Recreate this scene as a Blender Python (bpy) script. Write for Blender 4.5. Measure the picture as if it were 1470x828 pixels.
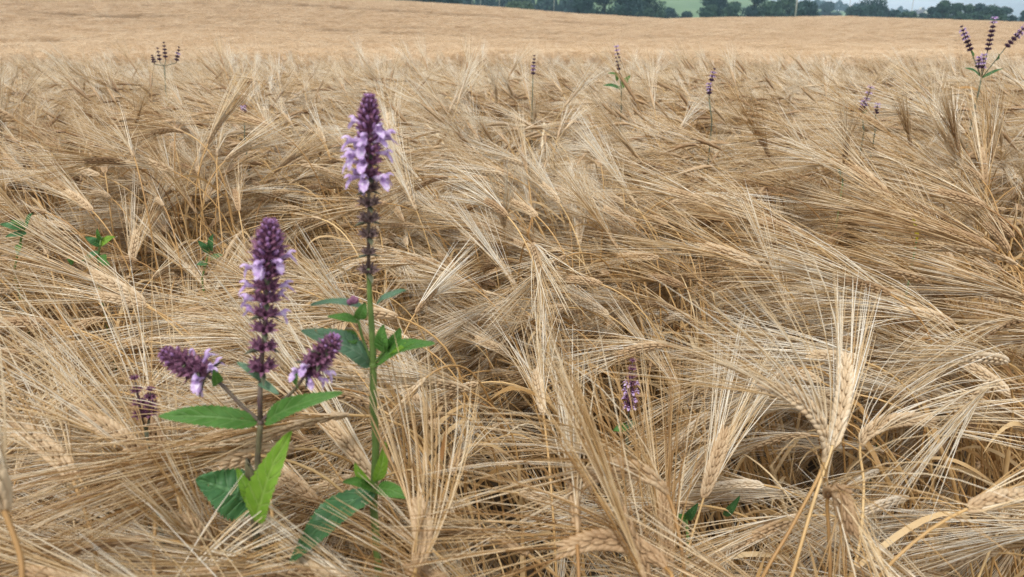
import bpy, math, random
import numpy as np
from mathutils import Vector, Matrix, Euler

R = math.radians
for o in list(bpy.data.objects):
    bpy.data.objects.remove(o)
S = bpy.context.scene
COL = S.collection

# ------------------------------------------------------------------ camera, sky, sun, exposure
F = 1062.0; PITCH = R(20.1); ZC = 1.2
cp, sp = math.cos(PITCH), math.sin(PITCH)
cam = bpy.data.cameras.new('camera'); camo = bpy.data.objects.new('camera', cam); COL.objects.link(camo)
camo.location = (0, 0, ZC); camo.rotation_euler = (math.pi/2 - PITCH, 0, 0)
cam.sensor_width = 36; cam.lens = 36*F/1470
cam.clip_start = 0.02; cam.clip_end = 9000
cam.dof.use_dof = True; cam.dof.focus_distance = 1.05; cam.dof.aperture_fstop = 9.5
S.camera = camo

SUN_EL, SUN_AZ = 58, 200        # degrees; azimuth measured clockwise from +Y
w = bpy.data.worlds.new('World'); S.world = w; w.use_nodes = True
nt = w.node_tree; nt.nodes.clear()
sky = nt.nodes.new('ShaderNodeTexSky'); sky.sky_type = 'NISHITA'; sky.sun_disc = False
sky.sun_elevation = R(SUN_EL); sky.sun_rotation = R(SUN_AZ); sky.dust_density = 3.0; sky.air_density = 1.2
hs = nt.nodes.new('ShaderNodeHueSaturation'); hs.inputs['Saturation'].default_value = 0.30
tc = nt.nodes.new('ShaderNodeTexCoord')
mp = nt.nodes.new('ShaderNodeMapping'); mp.inputs['Scale'].default_value = (2.0, 2.0, 7.0)
cn = nt.nodes.new('ShaderNodeTexNoise'); cn.inputs['Scale'].default_value = 1.6; cn.inputs['Detail'].default_value = 6
cr = nt.nodes.new('ShaderNodeMapRange'); cr.inputs[1].default_value = .35; cr.inputs[2].default_value = .68
cmx = nt.nodes.new('ShaderNodeMix'); cmx.data_type = 'RGBA'
cmx.inputs[7].default_value = (10.0, 10.7, 11.4, 1)
bg = nt.nodes.new('ShaderNodeBackground'); bg.inputs['Strength'].default_value = 0.11
wo = nt.nodes.new('ShaderNodeOutputWorld')
L = nt.links.new
L(sky.outputs[0], hs.inputs['Color']); L(tc.outputs['Generated'], mp.inputs[0]); L(mp.outputs[0], cn.inputs['Vector'])
L(cn.outputs[0], cr.inputs[0]); L(cr.outputs[0], cmx.inputs[0]); L(hs.outputs[0], cmx.inputs[6])
L(cmx.outputs[2], bg.inputs['Color']); L(bg.outputs[0], wo.inputs['Surface'])

sl = bpy.data.lights.new('sun', 'SUN'); sl.energy = 1.9; sl.angle = R(12); sl.color = (1.0, .95, .88)
so = bpy.data.objects.new('sun', sl); COL.objects.link(so)
sd = Vector((math.sin(R(SUN_AZ))*math.cos(R(SUN_EL)), math.cos(R(SUN_AZ))*math.cos(R(SUN_EL)), math.sin(R(SUN_EL))))
so.rotation_euler = sd.to_track_quat('Z', 'Y').to_euler(); so.location = (0, 0, 20)
S.view_settings.view_transform = 'Standard'; S.view_settings.look = 'None'
S.view_settings.exposure = 0.43; S.view_settings.gamma = 1
cy = S.cycles
cy.max_bounces = 6; cy.diffuse_bounces = 4; cy.glossy_bounces = 1; cy.transmission_bounces = 2
cy.transparent_max_bounces = 4; cy.volume_bounces = 0; cy.use_denoising = True; cy.denoising_prefilter = 'NONE'
cy.use_adaptive_sampling = True; cy.adaptive_threshold = 0.02
cy.caustics_reflective = False; cy.caustics_refractive = False

# ------------------------------------------------------------------ helpers
rnd = random.Random(7)
def slope(row):            # height per metre forward that a row of the photograph corresponds to
    return ((414-row)*cp - F*sp) / (F*cp + (414-row)*sp)
def lat(px, row):
    return (px-735) / (F*cp + (414-row)*sp)
def at(px, row, Y):
    return Vector((lat(px, row)*Y, Y, ZC + slope(row)*Y))
def tag(o, label=None, cat=None, group=None, kind=None):
    if label: o['label'] = label
    if cat: o['category'] = cat
    if group: o['group'] = group
    if kind: o['kind'] = kind
    return o
def empty(name, loc, rot=(0, 0, 0)):
    o = bpy.data.objects.new(name, None); COL.objects.link(o); o.location = loc; o.rotation_euler = rot
    o.empty_display_size = .02
    return o
def snoise(x, y, wl, seed, n=6):
    r = random.Random(seed); t = 0
    for k in range(n):
        a = r.uniform(0, 2*math.pi); f = 2*math.pi/(wl*r.uniform(.6, 1.6)); ph = r.uniform(0, 7)
        t = t + np.sin((x*math.cos(a)+y*math.sin(a))*f + ph + 1.3*np.sin((y*math.cos(a)-x*math.sin(a))*f*.53+ph*2))
    return t/n*1.6

class MB:
    def __init__(s):
        s.v = []; s.f = []; s.t = []; s.m = []; s.uv = {}
    def add(s, vs, fs, tone=.5, mat=0, uv=None):
        b = len(s.v); s.v.extend(vs)
        if uv:
            for i, q in enumerate(uv): s.uv[b+i] = q
        s.t.extend([tone]*len(vs))
        for f in fs: s.f.append(tuple(b+i for i in f)); s.m.append(mat)
    def tube(s, pts, rad, n=6, tone=.5, mat=0, cap=True):
        pts = [Vector(p) for p in pts]; m = len(pts)
        vs = []; N = None
        for i, p in enumerate(pts):
            t = (pts[min(i+1, m-1)] - pts[max(i-1, 0)]).normalized()
            if N is None:
                a = Vector((0, 0, 1)) if abs(t.z) < .9 else Vector((1, 0, 0))
                N = t.cross(a).normalized()
            N = (N - t*N.dot(t)).normalized(); B = t.cross(N)
            r = rad[i] if hasattr(rad, '__len__') else rad
            for k in range(n):
                a = 2*math.pi*k/n; vs.append(p + N*(r*math.cos(a)) + B*(r*math.sin(a)))
        fs = []
        for i in range(m-1):
            for k in range(n):
                k2 = (k+1) % n; fs.append((i*n+k, i*n+k2, (i+1)*n+k2, (i+1)*n+k))
        if cap:
            fs.append(tuple(range(n-1, -1, -1))); fs.append(tuple((m-1)*n+k for k in range(n)))
        s.add(vs, fs, tone, mat)
    def ribbon(s, pts, wid, side, tone=.5, mat=0):
        vs = []; m = len(pts)
        for i, p in enumerate(pts):
            wv = (wid[i] if hasattr(wid, '__len__') else wid)*.5
            sd_ = side[i] if isinstance(side, list) else side
            vs += [p - sd_*wv, p + sd_*wv]
        s.add(vs, [(2*i, 2*i+1, 2*i+3, 2*i+2) for i in range(m-1)], tone, mat)
    def ellipsoid(s, c, ax, a, b, cc=None, seg=6, rings=4, tone=.5, mat=0, side=None):
        """a: half length along ax, b: half width, cc: half thickness"""
        ax = ax.normalized(); cc = cc or b
        if side is None: side = Vector((0, 0, 1)) if abs(ax.z) < .9 else Vector((1, 0, 0))
        N = (side - ax*side.dot(ax)).normalized(); B = ax.cross(N)
        vs = [c - ax*a]
        for i in range(1, rings):
            th = math.pi*i/rings
            for k in range(seg):
                ph = 2*math.pi*k/seg
                vs.append(c - ax*(a*math.cos(th)) + N*(b*math.sin(th)*math.cos(ph)) + B*(cc*math.sin(th)*math.sin(ph)))
        vs.append(c + ax*a); e = len(vs)-1; fs = []
        for k in range(seg):
            k2 = (k+1) % seg
            fs.append((0, 1+k2, 1+k)); fs.append((e, e-seg+k, e-seg+k2))
            for i in range(rings-2):
                fs.append((1+i*seg+k, 1+i*seg+k2, 1+(i+1)*seg+k2, 1+(i+1)*seg+k))
        s.add(vs, fs, tone, mat)
    def box(s, c, d, mat=0, tone=.5):
        x, y, z = (q/2 for q in d); c = Vector(c)
        vs = [c+Vector((i*x, j*y, k*z)) for i in (-1, 1) for j in (-1, 1) for k in (-1, 1)]
        s.add(vs, [(0, 1, 3, 2), (4, 6, 7, 5), (0, 4, 5, 1), (2, 3, 7, 6), (0, 2, 6, 4), (1, 5, 7, 3)], tone, mat)
    def mesh(s, name, mats, smooth=True, origin=None):
        me = bpy.data.meshes.new(name)
        vs = s.v if origin is None else [v-origin for v in s.v]
        me.from_pydata([tuple(v) for v in vs], [], s.f)
        for m in (mats if isinstance(mats, (list, tuple)) else [mats]): me.materials.append(m)
        me.polygons.foreach_set('material_index', s.m)
        me.polygons.foreach_set('use_smooth', [smooth]*len(s.f))
        a = me.attributes.new('tone', 'FLOAT', 'POINT'); a.data.foreach_set('value', s.t)
        if s.uv:
            ul = me.uv_layers.new(name='UVMap')
            li = np.zeros(len(me.loops), dtype=np.int32); me.loops.foreach_get('vertex_index', li)
            ul.data.foreach_set('uv', np.array([s.uv.get(int(i), (0, 0)) for i in li], dtype=np.float32).ravel())
        me.update(); return me
    def build(s, name, mats, parent=None, smooth=True):
        org = None
        if parent:
            org = parent.location.copy()
            if parent.parent: org = org + parent.parent.location
        o = bpy.data.objects.new(name, s.mesh(name, mats, smooth, org))
        COL.objects.link(o)
        if parent: o.parent = parent
        return o

def catmull(P, n):
    P = [Vector(p) for p in P]
    Q = [P[0]*2-P[1]] + P + [P[-1]*2-P[-2]]; out = []
    for i in range(1, len(Q)-2):
        for k in range(n):
            t = k/n; a, b, c, d = Q[i-1:i+3]
            out.append(.5*((2*b)+(c-a)*t+(2*a-5*b+4*c-d)*t*t+(3*b-a-3*c+d)*t**3))
    out.append(P[-1]); return out

# ------------------------------------------------------------------ materials
def base_mat(name):
    m = bpy.data.materials.new(name); m.use_nodes = True
    t = m.node_tree; b = t.nodes['Principled BSDF']; return m, t, b
def ramp(t, stops):
    r = t.nodes.new('ShaderNodeValToRGB'); e = r.color_ramp.elements
    while len(e) < len(stops): e.new(.5)
    for q, (p, c) in zip(e, stops): q.position = p; q.color = (*c, 1)
    return r
def straw(name, stops, rough=.55, inst=.45, nscale=25, spec=.35, bump=0, transl=0, tw=.45, patch=1.0):
    m, t, b = base_mat(name); l = t.links.new
    at_ = t.nodes.new('ShaderNodeAttribute'); at_.attribute_name = 'tone'
    oi = t.nodes.new('ShaderNodeObjectInfo')
    no = t.nodes.new('ShaderNodeTexNoise'); no.inputs['Scale'].default_value = nscale; no.inputs['Detail'].default_value = 3
    gc = t.nodes.new('ShaderNodeNewGeometry'); l(gc.outputs['Position'], no.inputs['Vector'])
    m1 = t.nodes.new('ShaderNodeMath'); m1.operation = 'MULTIPLY'; m1.inputs[1].default_value = inst
    l(oi.outputs['Random'], m1.inputs[0])
    m2 = t.nodes.new('ShaderNodeMath'); m2.operation = 'MULTIPLY_ADD'; m2.inputs[1].default_value = tw
    l(at_.outputs['Fac'], m2.inputs[0]); l(m1.outputs[0], m2.inputs[2])
    m3 = t.nodes.new('ShaderNodeMath'); m3.operation = 'MULTIPLY_ADD'; m3.inputs[1].default_value = .5
    l(no.outputs[0], m3.inputs[0]); l(m2.outputs[0], m3.inputs[2])
    nb = t.nodes.new('ShaderNodeTexNoise'); nb.inputs['Scale'].default_value = 1.7; nb.inputs['Detail'].default_value = 3
    l(gc.outputs['Position'], nb.inputs['Vector'])
    m5 = t.nodes.new('ShaderNodeMath'); m5.operation = 'MULTIPLY_ADD'; m5.inputs[1].default_value = patch
    l(nb.outputs[0], m5.inputs[0]); l(m3.outputs[0], m5.inputs[2])
    m4 = t.nodes.new('ShaderNodeMath'); m4.operation = 'SUBTRACT'; m4.inputs[1].default_value = .225+.5*patch+(tw-.45)*.5; l(m5.outputs[0], m4.inputs[0])
    r = ramp(t, stops); l(m4.outputs[0], r.inputs[0])
    l(r.outputs[0], b.inputs['Base Color']); b.inputs['Roughness'].default_value = rough
    b.inputs['Specular IOR Level'].default_value = spec
    if transl:
        tr = t.nodes.new('ShaderNodeBsdfTranslucent'); l(r.outputs[0], tr.inputs[0])
        mx = t.nodes.new('ShaderNodeMixShader'); mx.inputs[0].default_value = transl
        l(b.outputs[0], mx.inputs[1]); l(tr.outputs[0], mx.inputs[2]); l(mx.outputs[0], t.nodes['Material Output'].inputs[0])
    return m
M_awn = straw('barley_awn', [(0, (.32, .17, .055)), (.22, (.52, .32, .13)), (.5, (.76, .57, .33)), (.75, (.87, .75, .56)), (1, (.90, .83, .70))], .40, spec=.5, transl=.12, tw=.75, patch=1.3)
M_ear = straw('barley_grain', [(0, (.25, .145, .07)), (.35, (.41, .27, .145)), (.7, (.57, .43, .27)), (1, (.70, .60, .46))], .6, nscale=60)
M_stem = straw('barley_straw', [(0, (.26, .13, .045)), (.4, (.46, .27, .10)), (.75, (.62, .42, .19)), (1, (.72, .58, .37))], .45, nscale=12, tw=.6)
M_leaf = straw('dry_barley_leaf', [(0, (.30, .15, .05)), (.4, (.54, .33, .13)), (.8, (.72, .54, .30)), (1, (.80, .70, .52))], .6, nscale=30, transl=.2)
M_far = straw('ripe_barley', [(0, (.50, .31, .155)), (.35, (.69, .48, .28)), (.7, (.81, .62, .41)), (1, (.88, .74, .55))], .6, inst=.30, nscale=.35)

def green(name, c1, c2, vein, transl=.3, rough=.5):
    m, t, b = base_mat(name); l = t.links.new
    uv = t.nodes.new('ShaderNodeUVMap'); sx = t.nodes.new('ShaderNodeSeparateXYZ'); l(uv.outputs[0], sx.inputs[0])
    ab = t.nodes.new('ShaderNodeMath'); ab.operation = 'ABSOLUTE'; l(sx.outputs[1], ab.inputs[0])
    # side veins: stripes in (along - 0.35*|across|)
    a1 = t.nodes.new('ShaderNodeMath'); a1.operation = 'MULTIPLY_ADD'; a1.inputs[1].default_value = -.22
    l(ab.outputs[0], a1.inputs[0]); l(sx.outputs[0], a1.inputs[2])
    a2 = t.nodes.new('ShaderNodeMath'); a2.operation = 'MULTIPLY'; a2.inputs[1].default_value = 40; l(a1.outputs[0], a2.inputs[0])
    a3 = t.nodes.new('ShaderNodeMath'); a3.operation = 'SINE'; l(a2.outputs[0], a3.inputs[0])
    v1 = t.nodes.new('ShaderNodeMapRange'); v1.inputs[1].default_value = .70; v1.inputs[2].default_value = 1; l(a3.outputs[0], v1.inputs[0])
    v2 = t.nodes.new('ShaderNodeMapRange'); v2.inputs[1].default_value = .15; v2.inputs[2].default_value = .05; l(ab.outputs[0], v2.inputs[0])
    vm = t.nodes.new('ShaderNodeMath'); vm.operation = 'MAXIMUM'; l(v1.outputs[0], vm.inputs[0]); l(v2.outputs[0], vm.inputs[1])
    no = t.nodes.new('ShaderNodeTexNoise'); no.inputs['Scale'].default_value = 90
    gc = t.nodes.new('ShaderNodeNewGeometry'); l(gc.outputs['Position'], no.inputs['Vector'])
    r = ramp(t, [(.3, c1), (.7, c2)]); l(no.outputs[0], r.inputs[0])
    mx = t.nodes.new('ShaderNodeMix'); mx.data_type = 'RGBA'; mx.inputs[7].default_value = (*vein, 1)
    vs = t.nodes.new('ShaderNodeMath'); vs.operation = 'MULTIPLY'; vs.inputs[1].default_value = .55; l(vm.outputs[0], vs.inputs[0])
    l(vs.outputs[0], mx.inputs[0]); l(r.outputs[0], mx.inputs[6]); l(mx.outputs[2], b.inputs['Base Color'])
    ns_ = t.nodes.new('ShaderNodeTexNoise'); ns_.inputs['Scale'].default_value = 260; l(gc.outputs['Position'], ns_.inputs['Vector'])
    nr_ = t.nodes.new('ShaderNodeMapRange'); nr_.inputs[1].default_value = .70; nr_.inputs[2].default_value = .76; l(ns_.outputs[0], nr_.inputs[0])
    ms_ = t.nodes.new('ShaderNodeMix'); ms_.data_type = 'RGBA'; ms_.inputs[7].default_value = (.22, .15, .06, 1)
    l(nr_.outputs[0], ms_.inputs[0]); l(mx.outputs[2], ms_.inputs[6]); mx = ms_
    l(mx.outputs[2], b.inputs['Base Color'])
    bp = t.nodes.new('ShaderNodeBump'); bp.inputs['Strength'].default_value = .5; bp.inputs['Distance'].default_value = .003
    bp.invert = True; l(vm.outputs[0], bp.inputs['Height']); l(bp.outputs[0], b.inputs['Normal'])
    b.inputs['Roughness'].default_value = rough; b.inputs['Specular IOR Level'].default_value = .4
    tr = t.nodes.new('ShaderNodeBsdfTranslucent'); l(mx.outputs[2], tr.inputs[0])
    ms = t.nodes.new('ShaderNodeMixShader'); ms.inputs[0].default_value = transl
    l(b.outputs[0], ms.inputs[1]); l(tr.outputs[0], ms.inputs[2]); l(ms.outputs[0], t.nodes['Material Output'].inputs[0])
    return m
G_mid = green('green_leaf', (.065, .17, .028), (.10, .24, .045), (.18, .33, .10))
G_dark = green('dark_green_leaf', (.040, .125, .040), (.065, .175, .055), (.12, .25, .10), .2, .4)
G_lime = green('lime_leaf', (.17, .34, .03), (.24, .43, .05), (.34, .52, .12), .45)
G_blue = green('grey_green_leaf', (.08, .17, .09), (.12, .22, .13), (.2, .3, .2), .25)
def plain(name, stops, nscale=60, rough=.6, transl=0, spec=.3):
    m, t, b = base_mat(name); l = t.links.new
    no = t.nodes.new('ShaderNodeTexNoise'); no.inputs['Scale'].default_value = nscale; no.inputs['Detail'].default_value = 4
    gc = t.nodes.new('ShaderNodeNewGeometry'); l(gc.outputs['Position'], no.inputs['Vector'])
    r = ramp(t, stops); l(no.outputs[0], r.inputs[0]); l(r.outputs[0], b.inputs['Base Color'])
    b.inputs['Roughness'].default_value = rough; b.inputs['Specular IOR Level'].default_value = spec
    if transl:
        tr = t.nodes.new('ShaderNodeBsdfTranslucent'); l(r.outputs[0], tr.inputs[0])
        mx = t.nodes.new('ShaderNodeMixShader'); mx.inputs[0].default_value = transl
        l(b.outputs[0], mx.inputs[1]); l(tr.outputs[0], mx.inputs[2]); l(mx.outputs[0], t.nodes['Material Output'].inputs[0])
    return m
M_cal = plain('plum_calyx', [(.3, (.13, .045, .085)), (.7, (.30, .14, .22))], 300)
M_cor = plain('lilac_petal', [(.3, (.46, .28, .58)), (.5, (.62, .44, .72)), (.68, (.84, .74, .88))], 350, .5, .3)
M_bud = plain('violet_bud', [(.3, (.19, .075, .20)), (.7, (.42, .25, .46))], 400)
M_fcal = plain('dark_plum_calyx', [(.3, (.055, .022, .05)), (.7, (.12, .06, .11))], 300)
M_old = plain('faded_calyx', [(.3, (.11, .065, .07)), (.7, (.23, .16, .14))], 300)
M_gst = plain('green_stalk', [(.3, (.10, .16, .04)), (.7, (.16, .24, .07))], 120, .5)
M_pst = plain('purple_stalk', [(.3, (.10, .06, .07)), (.7, (.16, .13, .08))], 120, .5)
M_pst2 = plain('brownish_stalk', [(.3, (.085, .065, .05)), (.7, (.15, .14, .07))], 90, .5)
M_dull = plain('dull_green_stalk', [(.3, (.09, .10, .06)), (.7, (.15, .16, .10))], 120, .6)
M_bark = plain('bark', [(.3, (.05, .04, .03)), (.7, (.12, .10, .08))], 3)
def leafage(name, c1, c2, c3):
    m, t, b = base_mat(name); l = t.links.new
    a = t.nodes.new('ShaderNodeAttribute'); a.attribute_name = 'tone'
    r = ramp(t, [(0, c1), (.5, c2), (1, c3)]); l(a.outputs['Fac'], r.inputs[0]); l(r.outputs[0], b.inputs['Base Color'])
    b.inputs['Roughness'].default_value = .6; b.inputs['Specular IOR Level'].default_value = .2
    return m
T_dark = leafage('dark_hazed_foliage', (.010, .030, .030), (.020, .052, .046), (.038, .085, .056))  # bluish foliage colours: part of the distance haze is painted in here
T_mid = leafage('mid_foliage', (.020, .048, .034), (.036, .078, .048), (.07, .12, .06))
T_light = leafage('light_foliage', (.035, .065, .035), (.055, .095, .05), (.09, .13, .06))

# ------------------------------------------------------------------ ground
CY = [-50, 0, .4, .6, 1.1, 2, 3.2, 4.2, 6, 9, 14, 30, 60, 85, 105, 120, 130, 150, 200, 260, 500, 900, 1700]
CZ = [-.37, -.37, -.37, -.35, -.28, -.22, -.20, -.26, -.42, -.50, -.72, -1.3, -1.9, -1.15, -.42, 0, .0, -.9, -2.6, -3.2, -3.0, -2, -4]
crest_u = [lat(p, 20) for p in (-700, 0, 300, 560, 700, 820, 950, 1100, 1200, 1330, 1470, 2200)]
crest_s = [slope(r) for r in (-60, -32, -16, 0, 9, 19, 26.5, 24.5, 23.5, 27, 32, 40)]
hill_u = [lat(p, 20) for p in (-700, 600, 900, 1000, 1100, 1160, 1230, 1300, 1400, 1470, 2200)]
hill_s = [slope(r) for r in (-120, -80, -45, -20, -4, 8, 14, 21, 25, 27, 20)]
STALK_H = .755
def smooth_interp(x, xs, ys):
    return np.interp(x, xs, ys)
def canopy(x, y):
    x = np.asarray(x, float); y = np.asarray(y, float)
    z = (smooth_interp(y*.94, CY, CZ)+smooth_interp(y, CY, CZ)*2+smooth_interp(y*1.06, CY, CZ))/4
    u = np.clip(x/np.maximum(y, .5), -1.4, 1.4)
    wc = np.clip((y-5)/100, 0, 1)**1.2
    z = z + np.interp(u, crest_u, crest_s)*np.minimum(y, 400)*wc*np.clip(1-(y-150)/300, 0, 1)
    wh = np.clip((y-330)/570, 0, 1); wh = wh*wh*(3-2*wh)
    z = z + np.interp(u, hill_u, hill_s)*900*wh
    return ZC + z
def ground(x, y):
    return canopy(x, y) - STALK_H + .01*snoise(x, y, .4, 5)
def gz(x, y): return float(ground(np.array([x]), np.array([y]))[0])

ys = np.concatenate([np.linspace(-6, 0, 7), np.linspace(.3, 6, 40), np.geomspace(6.4, 1650, 140)])
us = np.linspace(-1, 1, 121)
vs = []; 
for y in ys:
    hw = max(8, abs(y)*1.35+6)
    for u in us: vs.append((u*hw, y))
vs = np.array(vs); zz = ground(vs[:, 0], vs[:, 1])
me = bpy.data.meshes.new('ground'); n = len(us)
me.from_pydata([(a, b, c) for (a, b), c in zip(vs.tolist(), zz.tolist())], [],
               [(i*n+k, i*n+k+1, (i+1)*n+k+1, (i+1)*n+k) for i in range(len(ys)-1) for k in range(n-1)])
me.polygons.foreach_set('use_smooth', [True]*len(me.polygons))
m, t, b = base_mat('soil_and_pasture'); l = t.links.new
gc = t.nodes.new('ShaderNodeNewGeometry'); sx = t.nodes.new('ShaderNodeSeparateXYZ'); l(gc.outputs['Position'], sx.inputs[0])
n1 = t.nodes.new('ShaderNodeTexNoise'); n1.inputs['Scale'].default_value = 30; n1.inputs['Detail'].default_value = 6; l(gc.outputs['Position'], n1.inputs['Vector'])
r1 = ramp(t, [(.3, (.05, .035, .02)), (.6, (.12, .08, .045)), (.75, (.25, .17, .09))]); l(n1.outputs[0], r1.inputs[0])
n2 = t.nodes.new('ShaderNodeTexNoise'); n2.inputs['Scale'].default_value = .02; n2.inputs['Detail'].default_value = 5; l(gc.outputs['Position'], n2.inputs['Vector'])
r2 = ramp(t, [(.35, (.10, .17, .055)), (.6, (.15, .22, .08)), (.7, (.19, .25, .10))]); l(n2.outputs[0], r2.inputs[0])
fr = t.nodes.new('ShaderNodeMapRange'); fr.inputs[1].default_value = 138; fr.inputs[2].default_value = 141; l(sx.outputs[1], fr.inputs[0])
mx = t.nodes.new('ShaderNodeMix'); mx.data_type = 'RGBA'; l(fr.outputs[0], mx.inputs[0]); l(r1.outputs[0], mx.inputs[6]); l(r2.outputs[0], mx.inputs[7])
l(mx.outputs[2], b.inputs['Base Color']); b.inputs['Roughness'].default_value = .95
me.materials.append(m)
go = bpy.data.objects.new('ground', me); COL.objects.link(go); tag(go, kind='structure')

# ------------------------------------------------------------------ barley builder
def barley_geo(path, ear_len, awn_len, rg, lod=0, flat=None, leaf=True, spread=1.0, stem_n=None, stem_r=1.0):
    """path: dense polyline from root to ear tip. Returns MBs for stem, ear, awns, leaf."""
    st, er, aw, lf = MB(), MB(), MB(), MB()
    P = path; d = [0]
    for i in range(1, len(P)): d.append(d[-1]+(P[i]-P[i-1]).length)
    tot = d[-1]
    def pt(s):
        s = max(0, min(tot, s))
        for i in range(1, len(P)):
            if d[i] >= s:
                k = (s-d[i-1])/max(1e-9, d[i]-d[i-1]); return P[i-1].lerp(P[i], k)
        return P[-1]
    def tan(s): return (pt(s+.004)-pt(s-.004)).normalized()
    e0 = tot-ear_len
    # straw
    ns = stem_n or (16 if lod == 0 else 6)
    s1 = np.concatenate([np.linspace(0, e0-.14, ns//2), np.linspace(e0-.12, e0, ns//2)])
    st.tube([pt(s) for s in s1], [((.0020 if lod == 0 else .0022) - .0008*s/e0)*stem_r for s in s1], 6 if lod == 0 else 3, rg.uniform(.2, .8), cap=False)
    if lod == 0:
        for nd in (e0*.42, e0*.72):
            st.ellipsoid(pt(nd), tan(nd), .003, .0026, tone=.05)
    # ear
    t0 = tan(e0+ear_len*.5)
    fl = flat or Vector((rg.gauss(0, 1), rg.gauss(0, 1), rg.gauss(0, 1)))
    tone_e = rg.uniform(.1, .9)
    if lod == 0:
        ng = 15
        er.tube([pt(e0+ear_len*q/8) for q in range(9)], [.0022]*8+[.001], 5, tone_e*.6, cap=False)
        for i in range(ng):
            s = e0 + ear_len*(i+.3)/(ng+.6); t = tan(s); N = (fl-t*fl.dot(t)).normalized(); B = t.cross(N)
            k = math.sin(math.pi*min(1, (i+2.2)/(ng+2.4)))**.45
            for sg in (-1, 1):
                so_ = s+(ear_len/ng*.5 if sg > 0 else 0); c = pt(so_)
                dr = (t*.93 + N*(sg*.34) + B*rg.uniform(-.06, .06)).normalized()
                er.ellipsoid(c + N*(sg*.0040*k) + dr*.0022, dr, .0062, .0029*k, .0027*k, 6, 4, tone_e*.7+rg.uniform(0, .3), side=N)
                # lateral florets, thinner, fore and aft
                for fb in (-1, 1):
                    if (i+fb) % 2 == 0:
                        er.ellipsoid(c + N*(sg*.0020*k)+B*(fb*.0027*k), (t*.96+N*(sg*.14)+B*(fb*.12)).normalized(), .0052, .0018, .0014, 5, 3, tone_e*.5+rg.uniform(0, .3), side=N)
                # awn
                for rep in range(2 if (i % 4 == 0) else 1):
                    a0 = c + N*(sg*(.0038 if rep == 0 else .001)*k) + dr*.0076
                    ph = (rg.gauss(.13, .07))*spread*(1+.4*rep)
                    az = rg.gauss(0, .55)
                    ad = (t*math.cos(ph) + (N*sg*math.cos(az)+B*math.sin(az))*math.sin(ph)).normalized()
                    t2 = tan(tot-.006)
                    ad2 = (ad*.5+t2*.55+Vector((0, 0, -.03))+(N*sg*math.cos(az)+B*math.sin(az))*ph*.55+Vector((rg.gauss(0, .05), rg.gauss(0, .05), rg.gauss(0, .05)))).normalized()
                    al = (awn_len + (tot-s)*.55)*rg.uniform(.82, 1.08)
                    pts = []; p = a0.copy(); nseg = 6
                    for q in range(nseg+1):
                        pts.append(p.copy()); kk = q/nseg; dd = ad.lerp(ad2, min(1, kk*1.3)).normalized(); p = p+dd*(al/nseg)
                    aw.tube(pts, [.00063, .00061, .00056, .00049, .00041, .00031, .00014], 3, rg.random(), cap=False)
    elif lod == 1:
        sg_ = [e0+ear_len*q/4 for q in range(5)]
        er.tube([pt(s) for s in sg_], [.002, .0050, .0054, .0046, .001], 4, tone_e*.25, cap=False)
        for i in range(20):
            s = e0+ear_len*(i+.5)/20; t = tan(s); N = (fl-t*fl.dot(t)).normalized(); B = t.cross(N)
            az = rg.uniform(0, 2*math.pi); ph = rg.gauss(.16, .08)*spread
            ad = (t*math.cos(ph)+(N*math.cos(az)+B*math.sin(az))*math.sin(ph)).normalized()
            al = (awn_len+(tot-s)*.55)*rg.uniform(.82, 1.1); t2 = tan(tot-.006)
            ad2 = (ad*.55+t2*.5+(N*math.cos(az)+B*math.sin(az))*ph*.5+Vector((0, 0, -.03))).normalized()
            p0 = pt(s); p1 = p0+ad*al*.5; p2 = p1+ad2*al*.5
            aw.tube([p0, p1, p2], [.00058, .00054, .0002], 3, rg.random(), cap=False)
    # dry leaf
    if leaf:
        s0 = e0*rg.uniform(.60, .86); p = pt(s0); t = tan(s0)
        a = rg.uniform(0, 2*math.pi); out = (t*.75+Vector((math.cos(a), math.sin(a), 0))*.65).normalized()
        ll = rg.uniform(.09, .18); pts, wd, sds = [], [], []; nn = 10 if lod == 0 else 4; tw = rg.uniform(-2.5, 2.5)
        side0 = out.cross(Vector((0, 0, 1))).normalized()
        for q in range(nn+1):
            k = q/nn; pts.append(p.copy()); wd.append(.0075*math.sin(math.pi*(.15+.85*k))**.6*(1-k*.55)+.0003)
            dd = (out + Vector((0, 0, -1.9*k*k))).normalized()
            sds.append((Matrix.Rotation(tw*k, 3, dd) @ side0)); p = p+dd*(ll/nn)
        lf.ribbon(pts, wd, sds, rg.random())
        if lod == 0:   # sheath round the straw
            ss = [s0-.09, s0-.04, s0+.002]
            lf.tube([pt(q) for q in ss], [.0023, .0026, .003], 6, rg.random(), cap=False)
    return st, er, aw, lf

def variant_path(rg, L0, a0, a1, ear_len):
    """straw in the XZ plane leaning by a0, bending over to a1 at the ear tip"""
    P = [Vector((0, 0, 0))]; n = 60; tot = L0+ear_len
    wob = rg.uniform(-.06, .06); ph = rg.uniform(0, 6)
    for i in range(n):
        s = (i+.5)/n*tot
        k = max(0, min(1, (s-(L0-.16))/(tot-(L0-.16)))); k = k*k*(3-2*k)*.55+k*.45
        a = a0*(.35+.65*min(1, s/.4)) + (a1-a0)*k
        b = wob*math.sin(s*7+ph)
        P.append(P[-1]+Vector((math.sin(a), b, math.cos(a))).normalized()*(tot/n))
    return P
MATS = [M_stem, M_ear, M_awn, M_leaf]
NAMES = ['stem', 'ear', 'awns', 'leaf']
rv = random.Random(11)
bends = [25, 62, 75, 82, 88, 95, 100, 105, 112, 102, 92, 85, 122, 97]
VAR = []; VMESH = []; VINFO = []
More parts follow.
